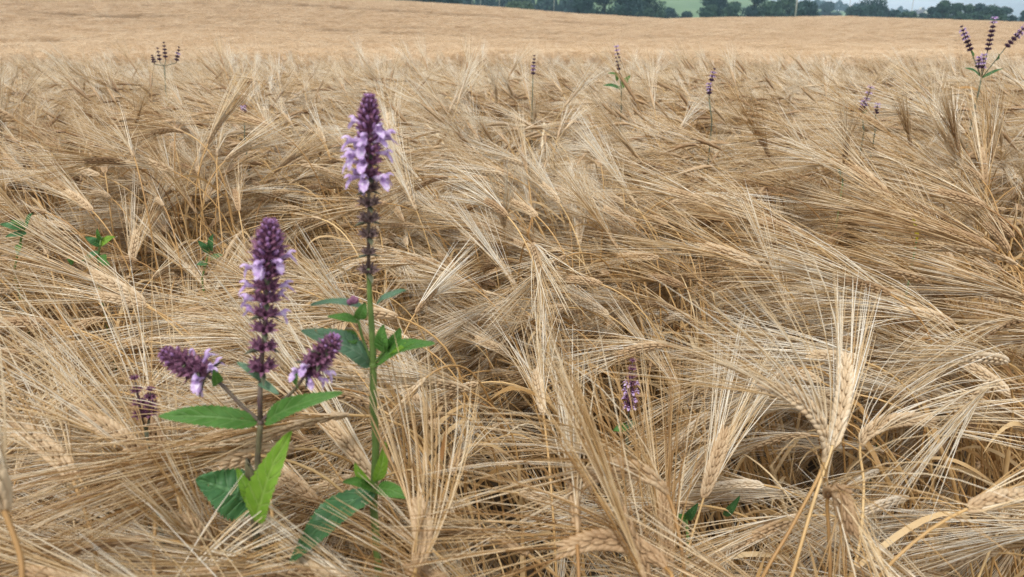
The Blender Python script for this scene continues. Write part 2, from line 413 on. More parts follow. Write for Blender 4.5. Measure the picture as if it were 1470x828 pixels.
for i, bd in enumerate(bends):
    el = rv.uniform(.068, .092)
    path = variant_path(rv, rv.uniform(.66, .78), R(rv.uniform(0, 12)), R(bd+rv.uniform(-6, 6)), el)
    geo = barley_geo(path, el, rv.uniform(.115, .155), rv, 0, leaf=(i % 3 != 1), spread=rv.uniform(.8, 1.5))
    VAR.append(geo); VINFO.append((path[-1].copy(), path[int(len(path)*.9)].copy(), bd))
    VMESH.append([g.mesh('barley_'+nm, mt) if g.v else None for g, nm, mt in zip(geo, NAMES, MATS)])
LOW = []
for i, bd in enumerate(bends):
    el = rv.uniform(.07, .09)
    path = variant_path(rv, rv.uniform(.68, .78), R(rv.uniform(0, 12)), R(bd+6+rv.uniform(-6, 6)), el)
    LOW.append(barley_geo(path, el, rv.uniform(.10, .13), rv, 1, leaf=(i % 4 == 0), spread=rv.uniform(.8, 1.8)))

def flow(x, y):
    yaw = R(150) + R(75)*snoise(x, y, .9, 21) + R(35)*snoise(x, y, .35, 22)
    tilt = R(23) + R(25)*snoise(x, y, .8, 33)
    return yaw, np.clip(tilt, R(-2), R(52))

def stuff_object(name, sets, pts, rots, scl, idx, label, cat):
    """one object: its mesh carries the source shapes and the points they grow on"""
    V = []; Fc = []; MI = []; T = []; VID = []
    for k, mbs in enumerate(sets):
        for mi, mb in enumerate(mbs):
            b = len(V); V.extend([tuple(v) for v in mb.v]); T.extend(mb.t); VID.extend([k]*len(mb.v))
            Fc.extend([tuple(b+i for i in f) for f in mb.f]); MI.extend([mi]*len(mb.f))
    nb = len(V); V.extend([tuple(p) for p in pts]); npn = len(pts)
    me = bpy.data.meshes.new(name); me.from_pydata(V, [], Fc)
    for mt in MATS if len(sets[0]) > 1 else [M_far]: me.materials.append(mt)
    me.polygons.foreach_set('material_index', MI); me.polygons.foreach_set('use_smooth', [True]*len(Fc))
    a = me.attributes.new('tone', 'FLOAT', 'POINT'); a.data.foreach_set('value', T+[0]*npn)
    a = me.attributes.new('vid', 'INT', 'POINT'); a.data.foreach_set('value', VID+[-1]*npn)
    a = me.attributes.new('pick', 'INT', 'POINT'); a.data.foreach_set('value', [0]*nb+[int(q) for q in idx])
    a = me.attributes.new('scl', 'FLOAT', 'POINT'); a.data.foreach_set('value', [1]*nb+[float(q) for q in scl])
    a = me.attributes.new('rot', 'FLOAT_VECTOR', 'POINT')
    a.data.foreach_set('vector', np.concatenate([np.zeros((nb, 3)), np.asarray(rots)]).ravel().astype(np.float32))
    o = bpy.data.objects.new(name, me); COL.objects.link(o)
    g = bpy.data.node_groups.new(name, 'GeometryNodeTree')
    g.interface.new_socket('Geometry', in_out='INPUT', socket_type='NodeSocketGeometry')
    g.interface.new_socket('Geometry', in_out='OUTPUT', socket_type='NodeSocketGeometry')
    N = g.nodes.new; l = g.links.new
    gi = N('NodeGroupInput'); gout = N('NodeGroupOutput')
    def attr(nm, ty):
        q = N('GeometryNodeInputNamedAttribute'); q.data_type = ty; q.inputs[0].default_value = nm; return q.outputs[0]
    vid = attr('vid', 'INT')
    jn = N('GeometryNodeJoinGeometry')
    def sep(k):
        c = N('FunctionNodeCompare'); c.data_type = 'INT'; c.operation = 'EQUAL'
        l(vid, c.inputs[2]); c.inputs[3].default_value = k
        s_ = N('GeometryNodeSeparateGeometry'); s_.domain = 'POINT'
        l(gi.outputs[0], s_.inputs[0]); l(c.outputs[0], s_.inputs[1]); return s_.outputs[0]
    for k in range(len(sets)):
        ti = N('GeometryNodeGeometryToInstance'); l(sep(k), ti.inputs[0]); l(ti.outputs[0], jn.inputs[0])
    ip = N('GeometryNodeInstanceOnPoints'); l(sep(-1), ip.inputs['Points']); l(jn.outputs[0], ip.inputs['Instance'])
    ip.inputs['Pick Instance'].default_value = True
    l(attr('pick', 'INT'), ip.inputs['Instance Index'])
    er_ = N('FunctionNodeEulerToRotation'); l(attr('rot', 'FLOAT_VECTOR'), er_.inputs[0]); l(er_.outputs[0], ip.inputs['Rotation'])
    l(attr('scl', 'FLOAT'), ip.inputs['Scale']); l(ip.outputs[0], gout.inputs[0])
    md = o.modifiers.new('growth', 'NODES'); md.node_group = g
    tag(o, label, cat, kind='stuff'); return o

npr = np.random.RandomState(4)
def scatter(y0, y1, dens, wide=.80, pad=.45):
    hw = y1*wide+pad; nn = int(2*hw*(y1-y0)*dens)
    x = npr.uniform(-hw, hw, nn); y = npr.uniform(y0, y1, nn)
    k = np.abs(x) < y*wide+pad
    return x[k], y[k]
# --- near crop
x, y = scatter(.12, 1.75, 520)
yaw, tilt = flow(x, y)
yaw = yaw + npr.normal(0, R(19), len(x)); tilt = tilt + npr.normal(0, R(7), len(x))
stray = npr.rand(len(x)) < .08; yaw = np.where(stray, npr.uniform(0, 2*math.pi, len(x)), yaw)
var = npr.randint(0, len(bends), len(x))
upright = np.isin(var, [0, 1]) & (npr.rand(len(x)) < .6); var = np.where(upright, npr.randint(3, 12, len(x)), var)
sc = npr.uniform(.9, 1.08, len(x)); z = ground(x, y)
near = []
camp = Vector((0, 0, ZC))
for i in range(len(x)):
    E = Euler((0, tilt[i], yaw[i])).to_matrix(); base = Vector((x[i], y[i], z[i]))
    tip = base + E @ (VINFO[var[i]][0]*sc[i]); mid = base + E @ (VINFO[var[i]][1]*sc[i])
    atip = tip + (tip-mid).normalized()*.15
    dmin = min((atip-camp).length, (tip-camp).length, (mid-camp).length, ((tip+atip)/2-camp).length)
    # keep clear of the lens and of the two purple flower spikes in front
    v = mid-camp; dep = v.y*cp - v.z*sp
    px = 735+F*v.x/max(dep, .05); row = 414-F*(v.y*sp+v.z*cp)/max(dep, .05)
    if dmin < .45 or (max(tip.z, mid.z, atip.z) > ZC-.26 and y[i] < .8): continue
    if dep < .52 and 200 < px < 680 and row < 640: continue
    if dep < .455 and 270 < px < 560 and row < 800: continue
    if .5 < dep < .9 and 885 < px < 1000 and 560 < row < 700 and var[i] < 3: continue
    near.append((dep if (-30 < px < 1500 and 60 < row < 860 and dep > .1) else 99, i, px, row, tip.z))
near.sort()
HERO = 16
ind = near[:300-HERO]; rest = near[300-HERO:]
def region(px, row):
    if px < 300: a = 'left of the short woundwort'
    elif px < 460: a = 'around the short woundwort'
    elif px < 640: a = 'around the taller woundwort'
    elif px < 980: a = 'right of the taller woundwort'
    elif px < 1250: a = 'beside the crossed straws'
    else: a = 'right of the crossed straws'
    return a
for dep, i, px, row, tz in ind:
    v = var[i]; root = empty('barley_stalk', (x[i], y[i], z[i]), (0, tilt[i], yaw[i])); root.scale = (sc[i],)*3
    ang = VINFO[v][2] + math.degrees(tilt[i])
    post = 'upright' if ang < 55 else 'sideways bent' if ang < 105 else 'nodding' if ang < 135 else 'drooping'
    tag(root, f'ripe barley stalk with {post} ear {region(px, row)}', 'barley stalk', 'barley stalks in the front of the crop')
    for me_, nm in zip(VMESH[v], NAMES):
        if me_ is None: continue
        c = bpy.data.objects.new(nm, me_); COL.objects.link(c); c.parent = root
ii = np.array([q[1] for q in rest])
stuff_object('barley_crop', VAR, np.stack([x[ii], y[ii], z[ii]], 1), np.stack([0*ii, tilt[ii], yaw[ii]], 1), sc[ii], var[ii],
             'dense ripe barley crop close behind the front stalks', 'barley crop')
# --- middle crop
xs, ys_, = [], []
for a, b_, dn in ((1.75, 4.6, 620), (4.6, 8, 170), (8, 16, 150), (16, 27, 34)):
    q, w_ = scatter(a, b_, dn, .78, .5); xs.append(q); ys_.append(w_)
x2 = np.concatenate(xs); y2 = np.concatenate(ys_)
yaw, tilt = flow(x2, y2)
yaw = yaw + npr.normal(0, R(20), len(x2)); tilt = np.clip(tilt*.6+R(8), R(7), R(38)) + npr.normal(0, R(6), len(x2))
stray = npr.rand(len(x2)) < .1; yaw = np.where(stray, npr.uniform(0, 2*math.pi, len(x2)), yaw)
var2 = npr.randint(0, len(bends), len(x2)); var2 = np.where((var2 < 3) & (npr.rand(len(x2)) < .96), npr.randint(5, 12, len(x2)), var2); sc2 = npr.uniform(.9, 1.04, len(x2)); z2 = ground(x2, y2)
stuff_object('barley_crop', LOW, np.stack([x2, y2, z2], 1), np.stack([0*x2, tilt, yaw], 1), sc2, var2,
             'swirling ripe barley over the rise in the middle distance', 'barley crop')
# --- far crop: square metre patches
PATCH = []
for k in range(5):
    rg = random.Random(50+k); mb = MB()
    for q in range(130):
        px_, py_ = rg.uniform(-.6, .6), rg.uniform(-.6, .6); a = R(150)+rg.gauss(0, .9); hgt = rg.uniform(.62, .80)
        d_ = Vector((math.cos(a), math.sin(a), 0)); b0 = Vector((px_, py_, 0)); tn = rg.random()
        sdv = Vector((-d_.y, d_.x, 0))
        top = b0+Vector((0, 0, hgt))+d_*.12
        mb.tube([b0+Vector((0, 0, .25)), b0+Vector((0, 0, hgt*.8))+d_*.06, top], .0035, 3, tn*.6, cap=False)
        mb.tube([top, top+d_*.05-Vector((0, 0, .004)), top+d_*.09-Vector((0, 0, .03))], [.004, .006, .003], 3, tn*.8, cap=False)
        for j in range(5):
            e = top+d_*.05; dd = (d_+Vector((rg.gauss(0, .25), rg.gauss(0, .25), rg.gauss(.02, .25)))).normalized()
            mb.tube([e, e+dd*.1, e+dd*.19+Vector((0, 0, -.01))], [.0022, .002, .0008], 3, min(1, tn+rg.uniform(0, .4)), cap=False)
    PATCH.append([mb])
xs = []; ys_ = []; y = 14.6
while y < 139:
    hw = y*.79+1; nn = int(2*hw*1.1)
    xx = np.linspace(-hw, hw, nn)+npr.uniform(-.4, .4, nn); yy = y+npr.uniform(-.4, .4, nn)
    xs.append(xx); ys_.append(yy); y += .82
x3 = np.concatenate(xs); y3 = np.concatenate(ys_)
# wheel tracks (tramlines) left without crop
keep = np.ones(len(x3), bool)
for (y0, k, a_, wd) in ((92, -.10, 0, 1.7), (62, -.22, 1.5, 1.4), (70, -.05, 1.5, 1.0), (40, .12, 1, 1.0), (26, -.2, .6, .6), (18.5, .05, .5, .5)):
    keep &= ~((np.abs(y3-(y0+k*x3+a_*np.sin(x3*.15))) < wd) & (npr.rand(len(x3)) < .9) & (snoise(x3, y3, 60, int(y0)) > -.15))
x3 = x3[keep]; y3 = y3[keep]
z3 = ground(x3, y3) + .07*snoise(x3, y3, 5, 71) + .05*snoise(x3, y3, 14, 72)
stuff_object('barley_field', PATCH, np.stack([x3, y3, z3], 1), np.stack([0*x3, 0*x3, R(150)*0+npr.uniform(-.6, .6, len(x3))], 1),
             npr.uniform(.92, 1.06, len(x3)), npr.randint(0, 5, len(x3)), 'far sweep of pale ripe barley running up to the crest', 'barley crop')

# ------------------------------------------------------------------ barley stalks that stand out, each with its own shape
def hero(stem_px, ear_px, label, seed, awn=.12, spread=1.0, leaf=True, earlen=None):
    rg = random.Random(seed)
    P = [at(*q) for q in stem_px+ear_px]
    dr = (P[0]-P[1]).normalized(); dr.z = min(dr.z, -.8); zg_ = gz(P[0].x, P[0].y)
    dr = dr*((P[0].z-zg_)/-dr.z); dr.x = max(-.14, min(.14, dr.x)); dr.y = max(-.1, min(.14, dr.y))
    root = P[0]+dr; root.z = gz(root.x, root.y); nn_ = max(2, int((P[0]-root).length/.09))
    P = [root.lerp(P[0], q/nn_) for q in range(nn_)]+P
    path = catmull(P, 10); 
    el = earlen or sum((at(*a)-at(*b_)).length for a, b_ in zip([stem_px[-1]]+ear_px[:-1], ear_px))
    e = empty('barley_stalk', root)
    tag(e, label, 'barley stalk', 'barley stalks in the front of the crop')
    v = (at(*ear_px[-1])-camp).normalized()
    t = (path[-1]-path[-8]).normalized()
    for g, nm, mt in zip(barley_geo(path, el, awn, rg, 0, flat=t.cross(v), leaf=leaf, spread=spread, stem_n=40, stem_r=1.2), NAMES, MATS):
        if g.v: g.build(nm, mt, e)
hero([(1085, 850, .50), (1140, 750, .53), (1182, 665, .56)], [(1178, 610, .56), (1140, 570, .55), (1085, 552, .54)], 'big drooping barley ear on one of two crossed straws, sweeping up to the left', 1, .14, .7)
hero([(1130, 850, .50), (1168, 720, .54), (1195, 640, .58)], [(1205, 600, .60), (1213, 550, .62), (1214, 505, .64)], 'tall barley ear pointing straight up behind the big drooping ear', 2, .085, .6)
hero([(985, 850, .44), (975, 770, .46), (958, 710, .48)], [(925, 680, .48), (880, 672, .48), (835, 690, .47)], 'thick arched barley ear over the bare straws at bottom centre', 3, .13)
hero([(970, 850, .40), (955, 815, .42)], [(915, 785, .43), (860, 775, .43), (800, 790, .42)], 'lowest arched barley ear at bottom centre, awns sweeping left', 4, .13)
hero([(225, 850, .46), (222, 740, .50), (210, 668, .53)], [(190, 640, .53), (150, 612, .53), (112, 596, .53)], 'barley ear left of the short woundwort with white awns fanned to the upper left', 5, .15, 1.5)
hero([(585, 860, .42), (598, 815, .42)], [(606, 780, .43), (604, 745, .44), (594, 712, .45)], 'pale upright barley ear just right of the taller woundwort', 6, .12, .8)
hero([(400, 800, .50), (385, 700, .54), (365, 645, .55)], [(335, 625, .55), (295, 640, .54), (255, 668, .53)], 'barley ear drooping behind the stalk of the short woundwort', 7, .12)
hero([(1190, 850, .48), (1190, 770, .50), (1188, 715, .51)], [(1203, 702, .50), (1213, 732, .49), (1222, 768, .48)], 'barley ear hanging straight down with awns spread to the bottom right', 8, .12, 1.9)
hero([(1230, 800, .60), (1240, 700, .66), (1235, 640, .68)], [(1260, 612, .68), (1300, 602, .68), (1345, 606, .67)], 'barley ear bent over to the right of the crossed straws', 9, .12)
hero([(215, 800, .62), (205, 720, .60), (200, 700, .58)], [(170, 668, .56), (120, 672, .55), (80, 690, .54)], 'barley ear under the white fanned one, pointing left', 10, .12)
hero([(150, 860, .44), (130, 760, .47), (105, 690, .49)], [(85, 660, .50), (50, 630, .51), (10, 605, .52)], 'barley ear at the left edge with long white awns, below the half hidden dark woundwort', 21, .16, 1.6)
hero([(255, 860, .50), (262, 760, .54), (250, 690, .57)], [(235, 650, .58), (212, 610, .59), (190, 575, .60)], 'barley ear rising between the white fanned one and the short woundwort', 22, .16, 1.7)
hero([(215, 910, .41), (235, 870, .42)], [(258, 848, .425), (285, 832, .425), (312, 824, .42)], 'barley ear with awns crossing in front of the foot of the short woundwort', 31, .08, 1.2)
hero([(668, 900, .42), (655, 862, .43)], [(632, 838, .43), (605, 826, .43), (580, 820, .425)], 'barley ear pointing left across the foot of the taller woundwort', 32, .08, 1.2)
hero([(40, 870, .30), (30, 800, .31), (5, 730, .32)], [(-8, 700, .32), (-25, 670, .32), (-45, 650, .32)], 'blurred barley stalk very close at the left edge', 12, .08)
hero([(380, 850, .50), (340, 830, .50), (325, 815, .49)], [(305, 790, .48), (280, 760, .47), (262, 735, .47)], 'small barley ear below the round leaf, pointing up and left', 13, .07)

# ------------------------------------------------------------------ woundwort
def leaf_mb(base, tip, wid, nrm, arch=.12, fold=.25, serr=1.0, nL=60, curl=0):
    mb = MB(); ax = tip-base; ln = ax.length; ax = ax/ln
    nrm = (nrm-ax*nrm.dot(ax)).normalized(); sd_ = ax.cross(nrm)
    vs, uv = [], []; W = 9
    for i in range(nL+1):
        k = i/nL
        pr = (math.sin(math.pi*min(1, k**.72))**.75)*(1-.12*k) if k > 0 else 0
        saw = 1 - serr*.17*((k*15) % 1)
        w_ = wid*.5*pr*saw + .0006
        c = base + ax*(ln*k) + nrm*(arch*ln*math.sin(math.pi*k) - curl*ln*k*k)
        for j in range(W):
            s_ = (j/(W-1))*2-1
            ws = w_ if abs(s_) == 1 else wid*.5*pr+.0004
            rip = .035*wid*math.sin((k-.2*abs(s_))*48)*(1-abs(s_))*abs(s_)*3 + .05*wid*math.sin(k*9+s_*2.5+ln*90)
            vs.append(c + sd_*(s_*ws) + nrm*(fold*abs(s_)*ws + rip) + ax*(abs(s_)*ws*-.10)); uv.append((k, s_))
    fs = [(i*W+j, i*W+j+1, (i+1)*W+j+1, (i+1)*W+j) for i in range(nL) for j in range(W-1)]
    mb.add(vs, fs, .5, 0, uv); return mb

def calyx(mb, p, d, ln, r, rg, mat=0, teeth=True):
    d = d.normalized(); a = Vector((0, 0, 1)) if abs(d.z) < .9 else Vector((1, 0, 0)); N = d.cross(a).normalized(); B = d.cross(N)
    mb.tube([p, p+d*ln*.3, p+d*ln*.65, p+d*ln], [r*.45, r*.85, r, r*.95], 7, rg.random(), mat, cap=False)
    if teeth:
        for k in range(5):
            a = 2*math.pi*k/5; o = N*math.cos(a)+B*math.sin(a); s = d.cross(o)
            q = p+d*ln*.96+o*r*.9
            mb.add([q-s*r*.6, q+s*r*.6, q+d*ln*.62+o*r*rg.uniform(.7, 1.6)], [(0, 1, 2)], rg.random(), mat)

def corolla(p, d, s, rg):
    """two-lipped flower: tube, arched hood, spreading three-lobed lower lip"""
    mb = MB(); d = d.normalized(); up = Vector((0, 0, 1)); up = (up-d*up.dot(d)).normalized(); sd_ = d.cross(up)
    th = p+d*.0075*s
    mb.tube([p, p+d*.004*s, th, th+d*.002*s], [.0011*s, .0013*s, .0018*s, .0024*s], 8, cap=False)
    # hood
    vs = []; nu, nv = 7, 5
    for i in range(nu):
        a = -1.25+2.5*i/(nu-1)
        for j in range(nv):
            k = j/(nv-1); rr = .0022*s*(1-.45*k*k)
            c = th + d*(.0055*s*k) + up*(.0016*s*math.sin(k*2.2)-.0012*s*k*k)
            vs.append(c + sd_*(math.sin(a)*rr) + up*(math.cos(a)*rr))
    mb.add(vs, [(i*nv+j, i*nv+j+1, (i+1)*nv+j+1, (i+1)*nv+j) for i in range(nu-1) for j in range(nv-1)])
    # lower lip
    lp = rg.uniform(.5, 1.1); dn = (d*lp-up*.75).normalized(); nn = dn.cross(sd_)
    vs = []; nu, nv = 9, 6
    for j in range(nv):
        k = j/(nv-1)
        for i in range(nu):
            s_ = i/(nu-1)*2-1
            wv = (.0016+.0016*math.sin(min(1, k*1.25)*math.pi*.8))*s
            ln = .0080*s*k*(1-.28*abs(s_)**1.5-.10*(abs(abs(s_)-.55) < .15)*k)
            vs.append(th - up*.0012*s + dn*ln + sd_*(s_*wv) + nn*(.0012*s*(s_*s_)*-1 + .0016*s*k*k))
    mb.add(vs, [(j*nu+i, j*nu+i+1, (j+1)*nu+i+1, (j+1)*nu+i) for j in range(nv-1) for i in range(nu-1)])
    return mb

def spike(root, base, top, whorls, rg, size=1.0, bloom=(), buds=True, detail=True, nper=6, calmat=None, old=99):
    """whorls: list of (fraction from the top, relative size); bloom: indices of the whorls in flower"""
    ax = (base-top); axu = -ax.normalized()
    a = Vector((0, 1, 0)) if abs(axu.y) < .9 else Vector((1, 0, 0)); N = axu.cross(a).normalized(); B = axu.cross(N)
    stem = MB(); stem.tube([base, base.lerp(top, .5), top], [.0013*size, .0011*size, .0006*size], 6)
    sp_ = stem.build('flower_spike', M_pst, root)
    if not detail:
        mb = MB()
        for wi, (fr_, sz) in enumerate(whorls):
            c = top+ax*fr_; off = rg.random()
            for k in range(nper):
                an = 2*math.pi*(k+off)/nper; o = N*math.cos(an)+B*math.sin(an)
                calyx(mb, c+o*.001*size*sz, o*.75+axu*.6, .0056*size*sz, .0024*size*sz, rg)
        mb.build('calyxes', calmat or M_cal, sp_)
        fl = MB()
        for wi in bloom:
            fr_, sz = whorls[wi]; c = top+ax*fr_
            for k in range(nper):
                an = 2*math.pi*(k+rg.random())/nper; o = N*math.cos(an)+B*math.sin(an)
                f = corolla(c+o*.003*size*sz, o*.7+axu*.5, size*.7, rg); fl.add(f.v, f.f)
        if fl.v: fl.build('flowers', M_cor, sp_)
        return sp_
    for wi, (fr_, sz) in enumerate(whorls):
        mb = MB(); c = top+ax*fr_; off = rg.random()
        for k in range(nper):
            an = 2*math.pi*(k+off)/nper+rg.uniform(-.2, .2); o = N*math.cos(an)+B*math.sin(an)
            up_ = .55 if fr_ > .25 else 1.0-fr_
            calyx(mb, c+o*.0012*size*sz, o*.8+axu*up_+Vector((0, 0, rg.uniform(-.1, .1))), .0062*size*sz, .0025*size*sz, rg, 0)
            if buds and fr_ < .34:
                dd = (o*.8+axu*up_).normalized(); mb.ellipsoid(c+o*.001*size+dd*.0068*size*sz, dd+Vector((rg.uniform(-.2, .2), rg.uniform(-.2, .2), .1)), .0034*size*sz*rg.uniform(.7, 1.1), .0013*size*sz, mat=1)
        # bracts
        for k in range(2):
            an = math.pi*(k+.5*(wi % 2))+.4; o = N*math.cos(an)+B*math.sin(an); sdv = axu.cross(o)
            ln = (.006+.010*fr_)*size*sz; p = c-axu*.001
            mb.add([p-sdv*.0016*size, p+sdv*.0016*size, p+o*ln*.6+sdv*.002*size, p+o*ln-axu*ln*.25, p+o*ln*.6-sdv*.002*size], [(0, 1, 2, 3, 4)], .5, 2)
        mb.build('whorl', [M_old if wi >= old else M_cal, M_bud, M_dull], sp_)
        if wi in bloom:
            for k in range(nper):
                if rg.random() < bloom[wi]:
                    an = 2*math.pi*(k+off)/nper; o = N*math.cos(an)+B*math.sin(an)
                    f = corolla(c+o*.0045*size*sz, o*.95+axu*rg.uniform(-.15, .5)+Vector((rg.uniform(-.25, .25), 0, 0)), size*rg.uniform(.8, 1.1), rg)
                    f.build('flower', M_cor, sp_)
    mb = MB(); 
    for k in range(5):
        o = N*math.cos(k*1.257)+B*math.sin(k*1.257)
        mb.ellipsoid(top+o*.001*size-axu*.001*size, axu+o*.3, .0028*size, .0013*size, mat=0)
    mb.build('bud_tip', M_bud, sp_)
    return sp_
UPC = Vector((0, -.55, .83))      # leaves facing up and a little to the viewer's side
def leaf(root, b_, t_, Y1, Y2, wpx, mat, nrm=None, arch=.10, fold=.22, curl=0, label=None, petiole=None):
    B0, T0 = at(*b_, Y1), at(*t_, Y2); dep = (Y1+Y2)/2*1.08
    mb = leaf_mb(B0, T0, wpx*dep/F, nrm or UPC, arch, fold, curl=curl)
    if petiole: mb.tube([at(*petiole), B0], [.0009, .0007], 5)
    o = mb.build('leaf', mat, root)
    if label: o['label'] = label
    return o

rg = random.Random(3)
# short woundwort in front
Y1 = .455
b0 = at(372, 690, Y1); root = empty('marsh_woundwort', (b0.x, b0.y, gz(b0.x, b0.y)))
tag(root, 'short marsh woundwort at front left with one upright and two side spikes of purple flowers', 'wildflower', 'marsh woundworts growing up through the barley')
s_ = MB(); J = at(374, 606, Y1)
s_.tube(catmull([root.location, at(368, 770, Y1), at(372.5, 715, Y1), at(370, 660, Y1), J], 5), [.0029]*6+[.0026]*5+[.0023]*5+[.0021]*5, 8, mat=2)
s_.tube([J, at(373, 575, Y1), at(374, 548, Y1)], [.0019, .0018, .0017], 8, mat=1); s_.ellipsoid(J, Vector((0, 0, 1)), .0030, .0027, mat=1)
s_.tube(catmull([J, at(345, 580, Y1), at(318, 552, Y1), at(301, 541, Y1)], 5), [.0014]*11+[.0012]*5, 6, mat=1)
s_.tube(catmull([J, at(400, 580, Y1), at(422, 560, Y1), at(440, 536, Y1-.005)], 5), [.0013]*16, 6, mat=1)
s_.build('stem', [M_dull, M_pst, M_pst2], root)
wh = [(.02, .5), (.055, .68), (.09, .85), (.125, .98), (.16, 1.08), (.20, 1.12), (.245, 1.08), (.30, .98), (.37, .9), (.445, .88), (.53, .85), (.62, .85), (.73, .9), (.86, 1.0)]
spike(root, at(374, 562, Y1), at(388, 318, Y1), wh, rg, 1.06, {5: .7, 6: .2, 8: .7, 9: .4, 10: .35})
side = [(.05, .55), (.15, .75), (.27, .9), (.41, 1.0), (.56, 1.05), (.72, 1.1), (.9, 1.1)]
spike(root, at(302, 542, Y1), at(236, 506, Y1), side, rg, .95, {4: .3, 5: .45, 6: .9})
spike(root, at(438, 538, Y1-.005), at(484, 483, Y1-.01), side[1:], rg, .88, {4: .25, 5: .8})
leaf(root, (369, 606), (228, 597), Y1, Y1-.01, 34, G_mid, Vector((-.05, -.75, .66)), .15, .4)
leaf(root, (381, 606), (492, 563), Y1, Y1-.02, 30, G_mid, Vector((.1, -.72, .69)), .12, .4)
leaf(root, (368, 748), (418, 619), Y1-.02, Y1-.03, 52, G_lime, Vector((-.35, -.9, .3)), .07, .3, label='upright lime green leaf')
leaf(root, (366, 722), (282, 686), Y1+.01, Y1, 84, G_dark, Vector((-.2, -.55, .82)), .08, .1, label='broad dark green leaf')
leaf(root, (366, 725), (340, 672), Y1, Y1-.005, 22, G_lime, Vector((.3, -.8, .5)))
leaf(root, (312, 552), (306, 530), Y1, Y1-.01, 16, G_mid, Vector((.6, -.8, .2)))
leaf(root, (428, 556), (428, 535), Y1-.01, Y1-.02, 13, G_mid, Vector((-.5, -.8, .3)))
leaf(root, (375, 545), (340, 520), Y1, Y1, 12, G_blue, arch=.2)
leaf(root, (372, 548), (400, 566), Y1, Y1-.01, 12, G_blue)

# taller woundwort
Y2 = .50
b0 = at(540, 820, Y2); root = empty('marsh_woundwort', (b0.x, b0.y, gz(b0.x, b0.y)))
tag(root, 'taller marsh woundwort with a single long spike of lilac flowers on a green stalk', 'wildflower', 'marsh woundworts growing up through the barley')
s_ = MB(); J = at(536, 524, Y2)
s_.tube(catmull([root.location, at(541, 790, Y2), at(536.5, 720, Y2), at(539.5, 640, Y2), at(536, 580, Y2), J, at(533.5, 470, Y2), at(531, 430, Y2), at(529, 385, Y2)], 4), [.0032-.0016*(q/32)**2 for q in range(33)], 8)
s_.ellipsoid(J, Vector((0, 0, 1)), .0040, .0036); s_.ellipsoid(at(537, 704, Y2), Vector((0, 0, 1)), .0040, .0037)
s_.tube(catmull([J, at(522, 490, Y2-.004), at(513, 455, Y2-.008)], 4), .0010, 6)
s_.tube(catmull([J, at(550, 505, Y2-.004), at(560, 488, Y2-.006)], 4), .0010, 6)
s_.build('stem', M_gst, root)
wh = [(.015, .42), (.045, .55), (.075, .68), (.11, .80), (.145, .88), (.185, .9), (.235, .88), (.29, .86), (.35, .84), (.42, .82), (.50, .80), (.58, .78), (.67, .78), (.76, .72), (.86, .55), (.97, .75)]
spike(root, at(529, 398, Y2), at(530, 138, Y2), wh, rg, 1.08, {4: .35, 5: .6, 6: .7, 7: .75, 8: .6, 9: .6, 10: .35}, old=10)
leaf(root, (531, 522), (432, 474), Y2, Y2-.03, 44, G_blue, Vector((.1, -.6, .79)), .12)
leaf(root, (541, 524), (624, 492), Y2, Y2-.03, 34, G_mid, Vector((.1, -.5, .86)), .10)
leaf(root, (525, 443), (446, 438), Y2, Y2-.02, 20, G_blue, Vector((0, -.25, .96)), .10)
leaf(root, (541, 436), (583, 417), Y2, Y2-.01, 20, G_blue, Vector((0, -.3, .95)), .06)
leaf(root, (513, 462), (470, 455), Y2-.008, Y2-.02, 15, G_mid)
leaf(root, (514, 458), (524, 434), Y2-.008, Y2-.01, 18, G_mid, Vector((.3, -.9, .2)))
leaf(root, (513, 490), (484, 476), Y2-.006, Y2-.01, 20, G_mid)
leaf(root, (552, 506), (551, 466), Y2-.004, Y2-.01, 26, G_mid, Vector((-.4, -.9, .2)))
leaf(root, (558, 500), (574, 470), Y2-.004, Y2-.01, 22, G_mid, Vector((.4, -.9, .2)))
leaf(root, (558, 508), (596, 492), Y2-.004, Y2-.02, 24, G_lime, UPC)
leaf(root, (536, 704), (414, 812), Y2, Y2-.05, 58, G_dark, Vector((-.2, -.45, .87)), .14, .15, label='large dark green lower leaf')
leaf(root, (540, 690), (553, 634), Y2-.01, Y2-.015, 20, G_lime, Vector((.4, -.85, .3)))
leaf(root, (534, 700), (492, 692), Y2-.01, Y2-.03, 24, G_mid)
leaf(root, (534, 696), (510, 664), Y2-.01, Y2-.02, 22, G_lime, Vector((-.3, -.9, .3)))
leaf(root, (542, 700), (590, 716), Y2-.01, Y2-.03, 26, G_mid)
bm_ = MB()
for k in range(7): bm_.ellipsoid(at(507+rg.uniform(-7, 7), 434+rg.uniform(-5, 5), Y2-.01), Vector((rg.uniform(-.5, .5), -.2, 1)), .003, .0018)
bm_.build('flower_bud', M_cal, root)

